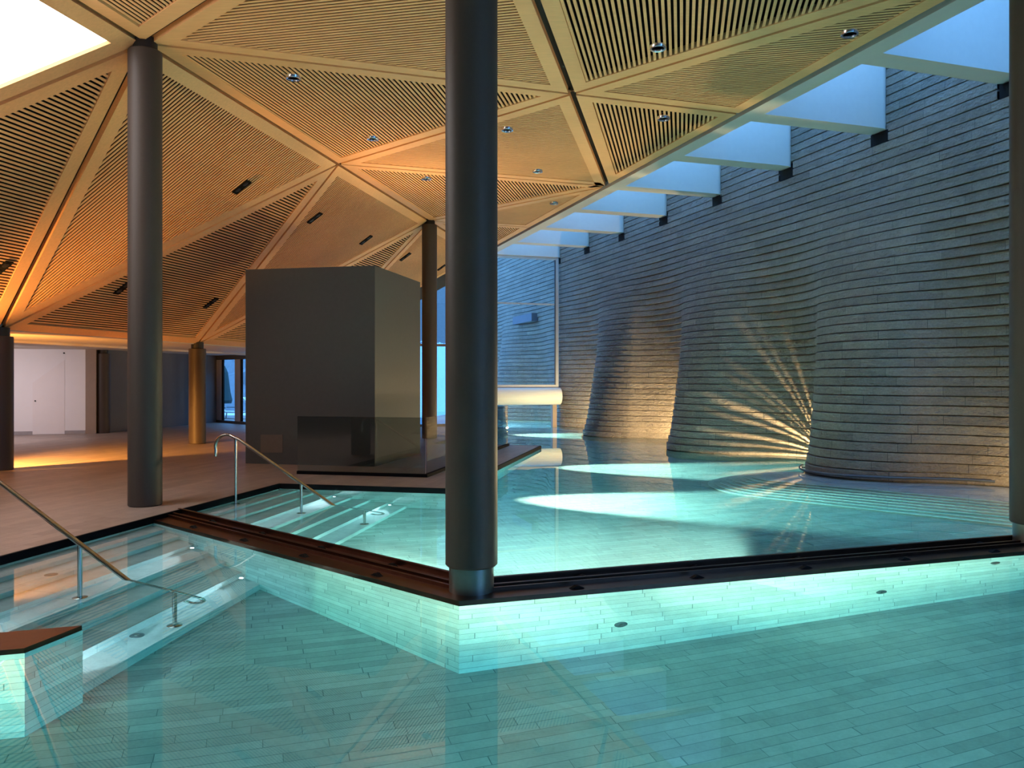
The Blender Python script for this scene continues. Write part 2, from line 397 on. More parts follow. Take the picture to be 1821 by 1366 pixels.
PANELS = {
 ('U', 0, 0): 'slatted timber ceiling panel overhead between tall left column and front column, slats running crosswise',
 ('D', 0, 0): 'slatted timber ceiling panel with two lamps, narrow triangle right of the tall left column',
 ('U', 1, 0): 'slatted timber ceiling panel with two lamps behind front column, left of long black joint',
 ('D', 1, 0): 'small slatted ceiling panel with one lamp, between front column and slim far column',
 ('D', 0, -1): 'slatted timber ceiling panel with black gaps and chrome lamp, top right of front column',
 ('U', 1, -1): 'slatted timber ceiling panel tapering to a point beside the skylight strip, upper right',
 ('D', 1, -1): 'small triangular slatted ceiling panel with black gaps and chrome lamp beside skylight strip',
 ('U', 2, 0): 'far slatted ceiling panel with a thin lamp, beyond the black joint behind front column',
 ('D', 2, 0): 'farthest slatted timber ceiling panel right of the front column, above the far window',
 ('U', 0, 1): 'sloping orange slatted ceiling panel behind the tall left column, with one black spotlight box',
 ('D', 0, 1): 'sloping dark slatted ceiling panel low on the left, directly above the low soffit',
 ('U', 1, 1): 'sloping brown slatted ceiling panel above the dark concrete box, with two spotlight boxes',
 ('D', 1, 1): 'narrow sloping slatted ceiling panel with black gaps beside the slim far column',
 ('U', 2, 1): 'farthest sloping slatted ceiling panel, behind the slim far column against the gable glazing',
 ('D', -1, 1): 'sloping brown slatted ceiling panel at the left edge below the luminous panel',
 ('D', -1, 0): 'slatted timber ceiling panel at the top left, between luminous panel and black joint',
}
PANEL_PLANE = {}
def build_panel(i, j, typ):
    P = panel_poly(i, j, typ)
    if len(P) < 3: return
    ar = sum(np.linalg.norm(np.cross(P[k]-P[0], P[k+1]-P[0])) for k in range(1, len(P)-1))/2
    if ar < 1.5 and (typ, i, j) not in PANELS: return
    nrm = np.cross(P[1]-P[0], P[2]-P[0]); nrm /= np.linalg.norm(nrm); n = len(P)
    PANEL_PLANE[(typ, i, j)] = (P[0], nrm)
    lum = (typ, i, j) == ('U', -1, 1)
    key = (typ, i, j)
    slots = [slot_edge(P[k], P[(k+1) % n]) for k in range(n)]
    o1 = inset(P, nrm, [.05 if s else .03 for s in slots]); fw = .20
    o2 = inset(o1, nrm, [fw]*n)
    cen = sum(P)/n
    if lum: root = thing('luminous_ceiling_panel', 'glowing white luminous ceiling panel in the top left corner', 'light panel', cen)
    elif key in PANELS: root = thing('ceiling_panel', PANELS[key], 'ceiling panel', cen, 'folded timber ceiling panels')
    else:
        root = bpy.data.objects.new('ceiling', None); col.objects.link(root); root.location = tuple(cen); structure(root)
    up = nrm*.09
    f = MB()
    for k in range(n):
        a, b, c, d = o1[k], o1[(k+1) % n], o2[(k+1) % n], o2[k]
        f.face([a, d, c, b]); f.face([a+up, b+up, c+up, d+up]); f.face([a, b, b+up, a+up]); f.face([d, d+up, c+up, c])
    f.build('frame', M['wood'], root)
    g = MB()                                     # joint lining between neighbours
    for k in range(n):
        a, b, c, d = P[k], P[(k+1) % n], o1[(k+1) % n], o1[k]; h = nrm*(.085 if slots[k] else .035)
        g.face([a+h, d+h, c+h, b+h])
    gm = MB(); gb = MB()
    for k in range(n):
        a, b, c, d = P[k], P[(k+1) % n], o1[(k+1) % n], o1[k]
        (gb if slots[k] else gm).face([a+nrm*(.088 if slots[k] else .045), d+nrm*(.088 if slots[k] else .045), c+nrm*(.088 if slots[k] else .045), b+nrm*(.088 if slots[k] else .045)])
    if gm.f: gm.build('joint_lining', M['groove'], root)
    if gb.f: gb.build('joint_shadow_gap', M['black'], root)
    if lum:
        d = MB(); d.face([p+nrm*.05 for p in o2][::-1]); d.build('diffuser', M['diffuser'], root); 
    else:
        k = MB(); back = inset(o1, nrm, [.02]*n); k.face([p+nrm*.16 for p in back][::-1]); k.face([p+nrm*.2 for p in back]); k.build('backing_board', M['black'], root)
        dirn = v3(E1, 0) if typ == 'D' else v3(E2, 0)
        if typ == 'U' and j == 1: dirn = P[0]*0+np.array([E2[0], E2[1], 0]); 
        dirn = dirn-nrm*np.dot(dirn, nrm); dirn /= np.linalg.norm(dirn); per = np.cross(nrm, dirn)
        lo = min((p-o2[0])@per for p in o2); hi = max((p-o2[0])@per for p in o2)
        pitch = .068; sw = .036; shh = .042; s = MB(); shade_web = MB(); x = math.floor(lo/pitch)*pitch+pitch*.5+.0013
        while x < hi:
            # clip the slat's middle line to the inner polygon
            ts = []
            for q in range(n):
                a, b = o2[q], o2[(q+1) % n]; da, db = (a-o2[0])@per-x, (b-o2[0])@per-x
                if da*db < 0: pt = a+(b-a)*da/(da-db); ts.append((pt-o2[0])@dirn)
            if len(ts) == 2 and abs(ts[0]-ts[1]) > .04:
                a0, a1 = min(ts)-.01, max(ts)+.01; p0 = o2[0]+per*x+dirn*a0+nrm*.012; L = dirn*(a1-a0)
                w, c = per*sw, .008
                pr = [(-.5*sw, .010), (-.5*sw, .003), (-.5*sw+.003, 0), (.5*sw-.003, 0), (.5*sw, .003), (.5*sw, .010)]
                q0 = [p0+per*u_+nrm*v_ for u_, v_ in pr]; q1 = [p+L for p in q0]
                for m in range(6):
                    m2 = (m+1) % 6; s.face([q0[m], q1[m], q1[m2], q0[m2]])
                s.face(q0); s.face(q1[::-1])
                wq = .5*sw-.004; shade_web.box(p0-per*wq+nrm*.010, dirn*(a1-a0), per*2*wq, nrm*.05)  # black upper part puts the shade between the slats into the colour
            x += pitch
        s.build('slats', M['wood'], root); shade_web.build('slat_shade_webs', M['black'], root)
for j in range(-3, 2):
    for i in range(-3, 6):
        for typ in 'UD':
            build_panel(i, j, typ)
# the roof deck above the panels keeps the sky out
rf = MB()
rf.prism([NT(7.33, -6), NT(7.33, 25.8), node2(3, 1)+WV*.1, node2(3, 1)-U*8.2], 6.15, 6.3)
rf.prism([NT(7.33, -6), node2(3, 1)-U*8.2, node2(-5, 0), NT(3, -9)], 6.15, 6.3)
o = rf.build('ceiling', M['black']); structure(o)
rf = MB(); a0, a1, b0, b1 = node3(-4, 1), node3(3, 1), node3(-4, 2), node3(2, 2); hh = np.array([0, 0, .32])
A_, G_, K_ = node3(0, 1), node3(-1, 2), node3(-1, 1)
rf.face([a0+hh, a1+hh, b1+hh, b0+hh]); structure(rf.build('ceiling', M['black']))
# low soffit beyond the folded ceiling
sf = MB(); rowa = node2(-4, 2); sf.prism([rowa, node2(2, 2), node2(2, 3)+VD*.0, unit(138)*9+node2(2, 3), node2(2, 3)+VD*9-E1*36, rowa+VD*13], ZL+.0, ZL+.25); structure(sf.build('ceiling', M['soffit']))
sb = MB(); sb.box(v3(node2(-4, 2)-E2*2.9, ZL-.05), v3(E1*40, 0), v3(E2*.28, 0), (0, 0, .06)); structure(sb.build('trim_2', M['soffit']))

# ------------------------------------------------------------------ columns
def column(i, j, label, base_z, top_z, shoe=False, r=.1985):
    p = node2(i, j); root = thing('column', label, 'column', v3(p, base_z), 'round dark rendered columns')
    z0 = base_z+(.20 if shoe else 0)
    c = MB(); c.lathe(v3(p, 0), [(r-.012, z0), (r, z0+.012), (r, top_z-.115), (r-.01, top_z-.105), (.10, top_z-.105)], 48); c.build('shaft', M['column'], root, smooth=True)
    k = MB(); k.lathe(v3(p, 0), [(r*.72, top_z-.105), (r*.72, top_z+.05)], 40); k.build('head_ring', M['cap'], root, smooth=True)
    if shoe:
        s = MB(); s.lathe(v3(p, 0), [(r*.86, base_z), (r*.86, z0+.01)], 48); s.build('steel_shoe', M['shoe'], root, smooth=True)
    return root
column(0, 0, 'tall dark round column in front, standing on a steel shoe where the copper sills meet', .02, ZH, True)
column(1, -1, 'dark round column cut by the right edge of the photo', .02, ZH, True)
column(0, 1, 'tall grey round column standing on the deck at the left, behind the near handrail', ZD, ZH)
column(2, 1, 'slim far column just right of the dark concrete box', ZD, ZH)
column(1, 2, 'short orange-lit round column left of the dark concrete box', ZD, ZL)
column(0, 2, 'round column at the left edge of the photo, lit orange from behind', ZD, ZL)
column(1, 3, 'short dark column beside the white wall in the back room', ZD, ZL)

# ------------------------------------------------------------------ pool basin, deck, sills, steps
D = -1.33
BE, AC, BP, AE = -5.9, 10.98, -3.25, 18.45      # deck edge, corner, peninsula side and end (grid metres)
VN = np.array([-VD[1], VD[0]])                  # normal of the left sill, towards the camera side
if VN@np.array([0, -1]) < 0: VN = -VN
RN = -WV                                        # normal of the right sill, towards the camera
def sill_pt(off):                               # corner where both sills' offset lines meet at the front column
    # p.VN = N0.VN+off ; p.RN = N0.RN+off
    return np.linalg.solve(np.stack([VN, RN]), np.array([N0@VN+off, N0@RN+off]))
def onb(off, b):                                # point on the left sill's offset line at grid coordinate b
    return np.linalg.solve(np.stack([VN, E2]), np.array([N0@VN+off, b]))
OFN, OFF = .30, -.18
RE = node2(2, -2)                               # right end of the right sill, in the stone wall
fl = MB(); fl.prism([np.array([-14, -5.]), np.array([16, -5.]), NT(13, 40), NT(-2, 40)], D-.2, D, ang=18); structure(fl.build('floor_pool', M['poolfloor']))
# deck slab with the basin walls under it
deck = [AB(3.45, BE), AB(AC, BE), AB(AC, BP), AB(AE, BP), AB(AE, BE), AB(26.2, BE), AB(26.2, -9), AB(31, -12), AB(31, -32), AB(-6, -32), AB(-6, -9.5), AB(2.9, -7.5)]
dk = MB(); dk.prism(deck, D-.1, ZD, ang=78, sides=False); o = dk.build('floor', M['deck']); structure(o)
dw = MB(); dw.prism(deck, D-.1, -.02, top=False, bottom=False); structure(dw.build('wall_basin', M['pool'], None))
ed = MB()
def strip(pts, w, z0, z1, mb):                  # an edge strip running along a polyline, w to the right-hand side
    for a, b in zip(pts[:-1], pts[1:]):
        d = (b-a)/np.linalg.norm(b-a); nn = np.array([d[1], -d[0]]); mb.box(v3(a-d*.0, z0), v3(b-a, 0), v3(nn*w, 0), (0, 0, z1-z0))
strip([AB(3.45, BE), AB(AC, BE), AB(AC, BP), AB(AE, BP), AB(AE, BE)], .03, -.03, ZD+.002, ed); structure(ed.build('trim_3', M['edge']))

def sill(name, label, outer, inner, mid1, mid2, material, pts_shadow):
    pass
def sill_run(label, a_of, z=0.):
    """a_of(off) gives the two end points of the line at that offset"""
    a, b = a_of(0.); root = thing('sill', label, 'sill', v3((a+b)/2, 0), 'metal track sills on the basin wall')
    def slab(o0, o1, z0, z1, nm, m):
        p, q = a_of(o0); r, s = a_of(o1); mb = MB(); mb.prism([p, q, s, r], z0, z1); return mb.build(nm, m, root)
    return root, slab
la = lambda off: (onb(off, BE-.05), sill_pt(off))
def rb(off):
    p = sill_pt(off); return (p, p+NV*10.6)
for lab, fn, m in (('reddish copper track sill between the deck and the front column, above the steps', la, M['copper']), ('dark bronze track sill running right from the front column to the right edge', rb, M['copper_dark'])):
    root, slab = sill_run(lab, fn)
    slab(OFN, OFF, .0, .028, 'base_tray', m)
    slab(OFF, OFF+.035, .028, .075, 'far_flange', m)
    slab(OFF+.16, OFF+.19, .028, .062, 'rail', m)
    slab(.06, .085, .028, .055, 'rail', m)
    slab(OFN-.02, OFN, .028, .036, 'near_lip', m)
    c = MB()
    p, q = fn(.20); L = np.linalg.norm(q-p); d = (q-p)/L; nn = np.array([d[1], -d[0]])
    for off in (.20, -.10):
        p, q = fn(off)
        for s in np.arange(.9, L-.3, 1.05):
            w = MB(); x = p+d*s; b = .028
            t = [v3(x-d*.06, b), v3(x+d*.06, b), v3(x+d*.012, b+.022), v3(x-d*.012, b+.022)]; k = v3(nn*.02, 0)
            w.face([q_+k for q_ in t]); w.face([q_-k for q_ in t][::-1])
            for u in range(4): w.face([t[u]-k, t[(u+1) % 4]-k, t[(u+1) % 4]+k, t[u]+k])
            w.build('track_stop', M['black'], root)
# basin walls under the sills
bw = MB(); bw.prism([la(OFN)[0], la(OFN)[1], la(OFF)[1], la(OFF)[0]], D-.05, 0., ang=138)
bw2 = MB(); p0, p1 = rb(OFN); q0, q1 = rb(OFF); bw2.prism([p0, p1, q1, q0], D-.05, 0., ang=18)
structure(bw.build('wall_divider', M['pool'])); structure(bw2.build('wall_front', M['pool']))
# low stub wall at the lower left, capped with copper
sc_ = np.array([-2.91, 4.77]); sd = np.array([-2.80, 5.21])
stub = [sc_, sd, sd-NV*6, sc_-NV*6]
b = MB(); b.prism(stub, D-.05, -.0); structure(b.build('wall_stub', M['pool']))
root = thing('sill', 'flat copper cap on the pale stub wall in the lower left corner', 'sill', v3(sc_, 0))
b = MB(); b.prism([sc_+np.array([-.005, .0]), sd+np.array([-.005, 0]), sd-NV*6, sc_-NV*6], .0, .03); b.build('cap_plate', M['copper'], root)
b = MB(); b.prism([sc_-NV*.25+WV*.12, sc_-NV*.25+WV*.14, sc_-NV*6+WV*.14, sc_-NV*6+WV*.12], .03, .05); b.build('rail', M['copper'], root)
# steps
NS = 7; RUN = .2855; STEPS = []
def steps(label, a0f, a1f, a_lo, a_hi):
    root = thing('pool_steps', label, 'steps', v3(AB((a_lo+a_hi)/2, -4.9), D))
    for k in range(1, NS+1):
        b0, b1 = BE-.02, BE+RUN*k; z = D+(-D)*(1-k/(NS+1)); zt = -(-D)*k/(NS+1)
        b0 = BE+RUN*(k-1)
        P = [AB(a0f(b0), b0), AB(a1f(b0), b0), AB(a1f(b1), b1), AB(a0f(b1), b1)]
        m = MB(); m.prism(P, D-.02, zt, ang=78); m.build('tread', M['step'], root)
    STEPS.append(root); return root
def a_at(off, b): return onb(off, b)@E1
def stub_a(b):   # back face of the stub wall
    return np.linalg.solve(np.stack([WV, E2]), np.array([sd@WV, b]))@E1
steps('underwater stone steps in front of the copper sill, at the lower left', lambda b: stub_a(b), lambda b: a_at(OFN, b), 4.4, 8)
steps('underwater stone steps beyond the copper sill, below the far handrail', lambda b: a_at(OFF, b), lambda b: AC, 8, AC)
# lit step lamps
def step_lamp(a, k, sgn, label, owner=None):
    b = BE+RUN*k+.07; z = D*k/(NS+1)-.05; p = v3(AB(a, b), z); d = v3(E1*sgn, 0)
    m = MB(); m.lathe(p, [(.026, -.02), (.026, .07)], 16, d)
    if owner is None: root = thing('step_light', label, 'lamp', p, 'small underwater step lights'); m.build('barrel', M['chrome'], root, smooth=True)
    else: root = m.build('step_light', M['chrome'], owner, smooth=True)           # hidden end of the same step: a part of the steps
    m = MB(); m.lathe(p+d*.07, [(.022, 0), (.022, .006), (.0, .01)], 16, d); m.build('lens', M['steplamp'], root)
    aim = p+d*3+np.array([0, 0, -.10])
    lamp('step_light_beam', 'SPOT', p+d*.1, 170, (.92, .97, 1.), .02, aim, 52, .9)
for k, w in ((3, 'third'), (6, 'sixth')):
    step_lamp(a_at(OFN, BE+RUN*k+.07)-.02, k, -1, f'small bright lamp at the copper sill end of the {w} near step')
    step_lamp(AC-.02, k, -1, f'small bright lamp under the deck at the end of the {w} far step')
    step_lamp(stub_a(BE+RUN*k+.07)+.02, k, 1, None, STEPS[0])
    step_lamp(a_at(OFF, BE+RUN*k+.07)+.02, k, 1, None, STEPS[1])
# round inlets in the basin
def inlet(p, nrm, label):
    root = thing('pool_inlet', label, 'inlet', p, 'round steel inlets in the basin')
    m = MB(); m.lathe(p, [(.055, -.01), (.055, .008), (.045, .012)], 24, nrm); m.build('flange', M['drain'], root, smooth=True)
    m = MB(); m.lathe(np.asarray(p)+np.asarray(nrm)*.012, [(.018, 0), (.018, .01)], 16, nrm); m.build('nozzle', M['shoe'], root, smooth=True)
p0 = rb(OFN)[0]
for s, z, lab in ((1.28, -.80, 'round dark inlet low in the bright basin wall right of the front column'), (3.76, -.80, 'round dark inlet low in the basin wall, middle of the three at the right'), (5.05, -.22, 'round dark inlet near the top of the basin wall below the right column')):
    inlet(v3(p0+NV*s, z), v3(RN, 0), lab)
inlet(v3(AB(5.45, -4.13), D*7/8), (0, 0, 1), 'round drain on the lowest near step, left of the handrail foot')
inlet(v3(AB(6.0, -5.4), D*2/8), (0, 0, 1), 'round drain on an upper near step behind the handrail')

# ------------------------------------------------------------------ water
wt = MB(); ra = rb(OFN-.02)
near = [np.array([-12.5, -3.5]), np.array([14.5, -3.5]), ra[1], ra[0], la(OFN-.02)[0]+np.array([-.02, 0]), AB(3.4, BE-.02), AB(2.8, -7.6)]
wt.prism(near, D-.08, 0.); tag(wt.build('pool_water', M['water']), 'clear turquoise water of the front pool, below the copper and bronze sills', 'water', kind='stuff')
wt = MB(); rf_ = rb(OFF+.02)
far = [rf_[0], rf_[1], NT(12.4, 9), NT(12.4, 39.5), NT(5.6, 39.5), NT(5.6, 25.8), AB(AE-.02, BE+.6), AB(AE-.02, BP-.02), AB(AC-.02, BP-.02), AB(AC-.02, BE-.02), la(OFF+.02)[0]]
wt.prism(far, D-.08, 0.); tag(wt.build('pool_water', M['water']), 'still mirror-like water of the rear pool, between the sills and the stone wall', 'water', kind='stuff')

# underwater rings around the nearest bulge of the stone wall
root = thing('underwater_bench', 'ringed underwater stone bench curving round the foot of the nearest wall bulge', 'bench', v3(np.array([6., 12.6]), D))
C0 = np.array([4.85, 13.4]); C1 = C0-VD*4.6
for k in range(8):
    r = .80+.10*k; zt = -.10-.15*k; an0 = math.atan2(VN[1], VN[0])
    poly = [C1+VN*r, C0+VN*r]
    for q in range(1, 20):
        an = an0+(-math.pi if np.cross(VN, VD) < 0 else math.pi)*q/20
        poly.append(C0+r*np.array([math.cos(an), math.sin(an)]))
    poly += [C0-VN*r, C1-VN*r]
    m = MB(); m.prism(poly, zt-.15 if k < 7 else D-.02, zt-.03); m.build('ring_tread', M['ring'], root)
    m = MB(); c = sum(poly)/len(poly)
    poly2 = [C1+VN*(r+.02), C0+VN*(r+.02)]+[C0+(r+.02)*np.array([math.cos(an0+(-math.pi if np.cross(VN, VD) < 0 else math.pi)*q/20), math.sin(an0+(-math.pi if np.cross(VN, VD) < 0 else math.pi)*q/20)]) for q in range(1, 20)]+[C0-VN*(r+.02), C1-VN*(r+.02)]
    m.prism(poly2, zt-.03, zt); m.build('nosing', M['step'], root)

# ------------------------------------------------------------------ handrails
def handrail(a, label):
    root = thing('handrail', label, 'handrail', v3(AB(a, -5.0), 0))
    def P(b, z): return v3(AB(a, b), z)
    sl = .62; r = .021
    path = [P(-5.93+.17*math.cos(th)-.02, .72+.17*math.sin(th)) for th in np.linspace(math.radians(195), math.radians(58), 12)]
    path = [P(-6.12, .60)]+path
    b_s = -5.78
    path += [P(b, -(b+4.43)*sl) for b in np.linspace(b_s+.02, -3.78, 14)]
    bl, zl = -3.78, -(-3.78+4.43)*sl
    for th in np.linspace(math.radians(50), math.radians(-150), 12): path.append(P(bl-.04+.085*math.cos(th), zl-.075+.085*math.sin(th)))
    m = MB(); m.tube(path, r, 12); m.build('rail', M['steel'], root, smooth=True)
    for b, zb in ((-5.82, D/8), (-4.87, D*4/8), (-3.99, D*7/8)):
        m = MB(); m.tube([P(b, zb), P(b, -(b+4.43)*sl)], .019, 12); po = m.build('post', M['steel'], root, smooth=True)
        m = MB(); m.lathe(P(b, zb), [(.06, 0), (.06, .008), (.03, .016)], 24); m.build('flange', M['steel'], po, smooth=True)
handrail(5.72, 'steel handrail in the left foreground, descending into the near steps')
handrail(9.65, 'steel handrail with a cane hook, descending into the far steps')

# ------------------------------------------------------------------ concrete box, glass balustrade
root = thing('concrete_box', 'dark grey concrete box standing on the deck in the middle of the hall', 'box', v3(AB(14.7, -6.63), ZD))
P = [AB(13.44, -7.9), AB(13.44, -5.36), AB(15.97, -5.36), AB(15.97, -7.9)]
m = MB(); m.prism(P, ZD, 3.66); m.build('body', M['concrete'], root)
hz = [np.array(G(464, 773)), None]
def on_front(px, py):
    nrm = v3(E1, 0); p = ray_plane(px, py, v3(AB(13.44, 0), 0), nrm); return p
c00, c10, c11, c01 = on_front(464, 805), on_front(503, 805), on_front(503, 773), on_front(464, 773)
m = MB(); k = -v3(E1, 0)*.012; m.face([c00+k, c10+k, c11+k, c01+k]); q = [c00, c10, c11, c01]
for i in range(4): m.face([q[i], q[(i+1) % 4], q[(i+1) % 4]+k, q[i]+k])
m.build('hatch', plain('hatch_brown', (.12, .085, .065), .6), root)
root = thing('glass_balustrade', 'frameless glass balustrade on the deck in front of the concrete box', 'balustrade', v3(AB(12.3, -4.0), ZD))
m = MB(); m.box(v3(AB(12.15, -6.2), ZD+.01), v3(E1*.016, 0), v3(E2*2.2, 0), (0, 0, .94)); m.build('front_pane', M['balustrade'], root)
m = MB(); m.box(v3(AB(12.18, -3.99), ZD+.01), v3(E2*.016, 0), v3(E1*3.0, 0), (0, 0, .94)); m.build('side_pane', M['balustrade'], root)
m = MB(); m.box(v3(AB(15.22, -3.99), ZD+.01), v3(E2*.016, 0), v3(E1*3.0, 0), (0, 0, .94)); m.build('side_pane', M['balustrade'], root)
m = MB(); m.box(v3(AB(12.12, -6.2), ZD), v3(E1*.07, 0), v3(E2*2.25, 0), (0, 0, .05)); m.box(v3(AB(12.18, -4.01), ZD), v3(E2*.06, 0), v3(E1*6.1, 0), (0, 0, .05)); m.build('base_channel', M['edge'], root)

# ------------------------------------------------------------------ far window, roller cover, gable glazing
TW = 25.66
w = bpy.data.objects.new('window_1', None); col.objects.link(w); w.location = tuple(v3(NT(8.7, TW), 0)); structure(w)
def bar(n0, n1, z0, z1, mb, d=.12, off=0.): mb.box(v3(NT(n0, TW-d/2+off), z0), v3(NV*(n1-n0), 0), v3(WV*d, 0), (0, 0, z1-z0))
m = MB(); bar(7.52, 7.62, 1.33, 5.8, m); bar(9.90, 10.0, 1.33, 5.8, m); bar(7.62, 9.9, 1.33, 1.43, m); bar(7.62, 9.9, 5.71, 5.8, m); m.build('window_frame', M['frame'], w)
m = MB(); bar(7.62, 9.9, 4.16, 4.21, m, .08); m.build('transom', M['frame'], w)
m = MB(); bar(9.86, 9.90, 1.43, 5.71, m, .05, -.02); m.build('seal', M['frame_dark'], w)
m = MB(); bar(7.62, 9.87, 1.43, 5.71, m, .012); m.build('pane', M['glass'], w)
m = MB(); bar(7.45, 7.6, -.6, .75, m, .16); m.build('jamb', M['brown'], w)
m = MB(); bar(9.78, 9.93, -.6, .75, m, .16); m.build('jamb', M['brown'], w)
m = MB(); bar(7.6, 8.02, -.9, .75, m, .012); m.build('swing_pane', glass('tinted_pane', (.45, .68, .8)), w)
root = thing('roller_cover', 'cream padded roller cover under the far window above the water', 'roller cover', v3(NT(8.75, TW-.15), .75))
m = MB(); pr = []
c = np.array([0, 1.02])
for th in np.linspace(math.radians(-90), math.radians(90), 14): pr.append((-.27*math.cos(th)*.9, 1.04+.29*math.sin(th)))
pr += [(.15, 1.33), (.15, .75)]
def rp_(n, q): return v3(NT(n, TW-.08+q[0]), q[1])
for i in range(len(pr)):
    a, b = pr[i], pr[(i+1) % len(pr)]; m.face([rp_(7.60, a), rp_(9.99, a), rp_(9.99, b), rp_(7.60, b)])
m.build('padded_body', M['cream'], root, smooth=True)
for nn in (7.55, 9.99):
    m = MB(); m.face([rp_(nn, q) for q in pr]); m.face([rp_(nn+.05, q) for q in pr][::-1])
    for i in range(len(pr)): a, b = pr[i], pr[(i+1) % len(pr)]; m.face([rp_(nn, a), rp_(nn, b), rp_(nn+.05, b), rp_(nn+.05, a)])
    m.build('end_cap', M['cream'], root)
# slanted gable glazing between the low row and the window
w = bpy.data.objects.new('window_2', None); col.objects.link(w); w.location = tuple(v3(node2(3, 1), 0)); structure(w)
La, Ma = node2(2, 2), node2(3, 1); dd = (Ma-La)/S
def gz(s): return ZL+(ZH-ZL)*s/S
m = MB()
def qbar(s0, s1, z00, z01, z10, z11, mb, d=.14):
    a, b = La+dd*s0, La+dd*s1; q = [v3(a, z00), v3(b, z10), v3(b, z11), v3(a, z01)]; k = v3(WV*d, 0)
    mb.face(q); mb.face([p+k for p in q][::-1])
    for i in range(4): mb.face([q[i], q[i]+k, q[(i+1) % 4]+k, q[(i+1) % 4]])
qbar(0, S, gz(0)-.38, gz(0)+.1, gz(S)-.38, gz(S)+.1, m); m.build('gable_beam', M['frame_dark'], w)
m = MB()
for s in (0., 1.6, 3.2, 4.75, S-.08): qbar(s, s+.08, ZD, gz(s)-.3, ZD, gz(s+.08)-.3, m, .1)
qbar(0, S, ZD, .15, ZD, .15, m, .1); m.build('mullion', M['frame_dark'], w)
m = MB(); qbar(0, S, 2.70, 2.78, 2.70, 2.78, m, .1); m.build('transom', M['brown'], w)
m = MB(); qbar(0, S, .14, gz(0)-.35, .14, gz(S)-.35, m, .012); m.build('pane', M['glass'], w)
# low window at the back left
w = bpy.data.objects.new('window_3', None); col.objects.link(w); FA, FB = node2(2, 3), node2(2, 2); fd = (FB-FA)/S; w.location = tuple(v3(FA, 0)); structure(w)
fn_ = np.array([fd[1], -fd[0]]); fn_ = fn_ if fn_[1] > 0 else -fn_
def fbar(s0, s1, z0, z1, mb, d=.14, off=0.): mb.box(v3(FA+fd*s0+fn_*off, z0), v3(fd*(s1-s0), 0), v3(fn_*d, 0), (0, 0, z1-z0))
m = MB(); fbar(-.25, .03, ZD, ZL, m); fbar(0, S, ZD, .16, m); fbar(0, S, ZL-.16, ZL, m); m.build('outer_frame', M['frame_dark'], w)
m = MB()
for s in (.03, 1.32, 2.6, 3.9, 5.2): fbar(s, s+.33, .14, ZL-.16, m, .10, .02)
m.build('sash', M['frame'], w)
m = MB()
for s in (.03, 1.32, 2.6, 3.9, 5.2): fbar(s+.33, s+.41, .14, ZL-.16, m, .06, .05)
m.build('seal', M['black'], w)
m = MB(); fbar(0, S, .14, ZL-.16, m, .012, .06); m.build('pane', M['glass'], w)

# ------------------------------------------------------------------ back room walls
W0 = np.array([-12.15, 22.75]); 
m = MB(); m.box(v3(W0, ZD), v3(-NV*12, 0), v3(WV*.2, 0), (0, 0, ZL)); structure(m.build('wall_left', M['white_wall']))
def on_wall(px, py): return ray_plane(px, py, v3(W0, 0), v3(WV, 0))
door = bpy.data.objects.new('door_1', None); col.objects.link(door); c = on_wall(58, 780); c[2] = ZD; door.location = tuple(c); structure(door)
q = [on_wall(58, 780), on_wall(115, 776), on_wall(115, 640), on_wall(58, 681)]; q[0][2] = q[1][2] = ZD+.01
k = -v3(WV, 0)*.012
m = MB(); m.face([p+k for p in q])
for i in range(4): m.face([q[i], q[(i+1) % 4], q[(i+1) % 4]+k, q[i]+k])
m.build('leaf', M['white_door'], door)
m = MB(); m.lathe(on_wall(63, 713)+k, [(.018, 0), (.018, .03)], 12, k); m.build('knob', M['black'], door)
tag_o = MB(); tag_o.lathe(on_wall(114, 628), [(.02, -.0), (.02, .03)], 12, k); tag(tag_o.build('wall_sensor', M['black']), 'tiny dark round sensor above the slanted white door', 'sensor')
m = MB(); 
for s0, s1 in (((W0-on_wall(115, 776)[:2])@NV, 0), (12, (W0-on_wall(58, 780)[:2])@NV)):
    m.box(v3(W0-NV*s0-WV*.012, ZD), v3(NV*(s0-s1), 0), v3(WV*.02, 0), (0, 0, .10))
structure(m.build('baseboard_left', plain('baseboard_grey', (.33, .30, .30), .6)))
FFp = node2(2, 3)*0+node2(1, 3)
m = MB(); m.box(v3(W0, ZD), v3(NV*.27, 0), v3(WV*.12, 0), (0, 0, ZL)); structure(m.build('trim_4', M['brown']))
m = MB(); m.box(v3(FFp+E2*.04-E1*.12, ZD), v3(E1*(S+.12), 0), v3(-E2*.25, 0), (0, 0, ZL)); structure(m.build('wall_back', M['dark_wall']))
# outer walls out of the picture
m = MB(); m.box(v3(AB(-6, -22), .0), v3(E1*40, 0), v3(E2*-.3, 0), (0, 0, 6)); structure(m.build('wall_outer_left', M['dark_wall']))
m = MB(); m.box(v3(AB(-6.2, -24), -1.4), v3(E2*40, 0), v3(E1*-.3, 0), (0, 0, 8.5)); structure(m.build('wall_rear', M['dark_wall']))

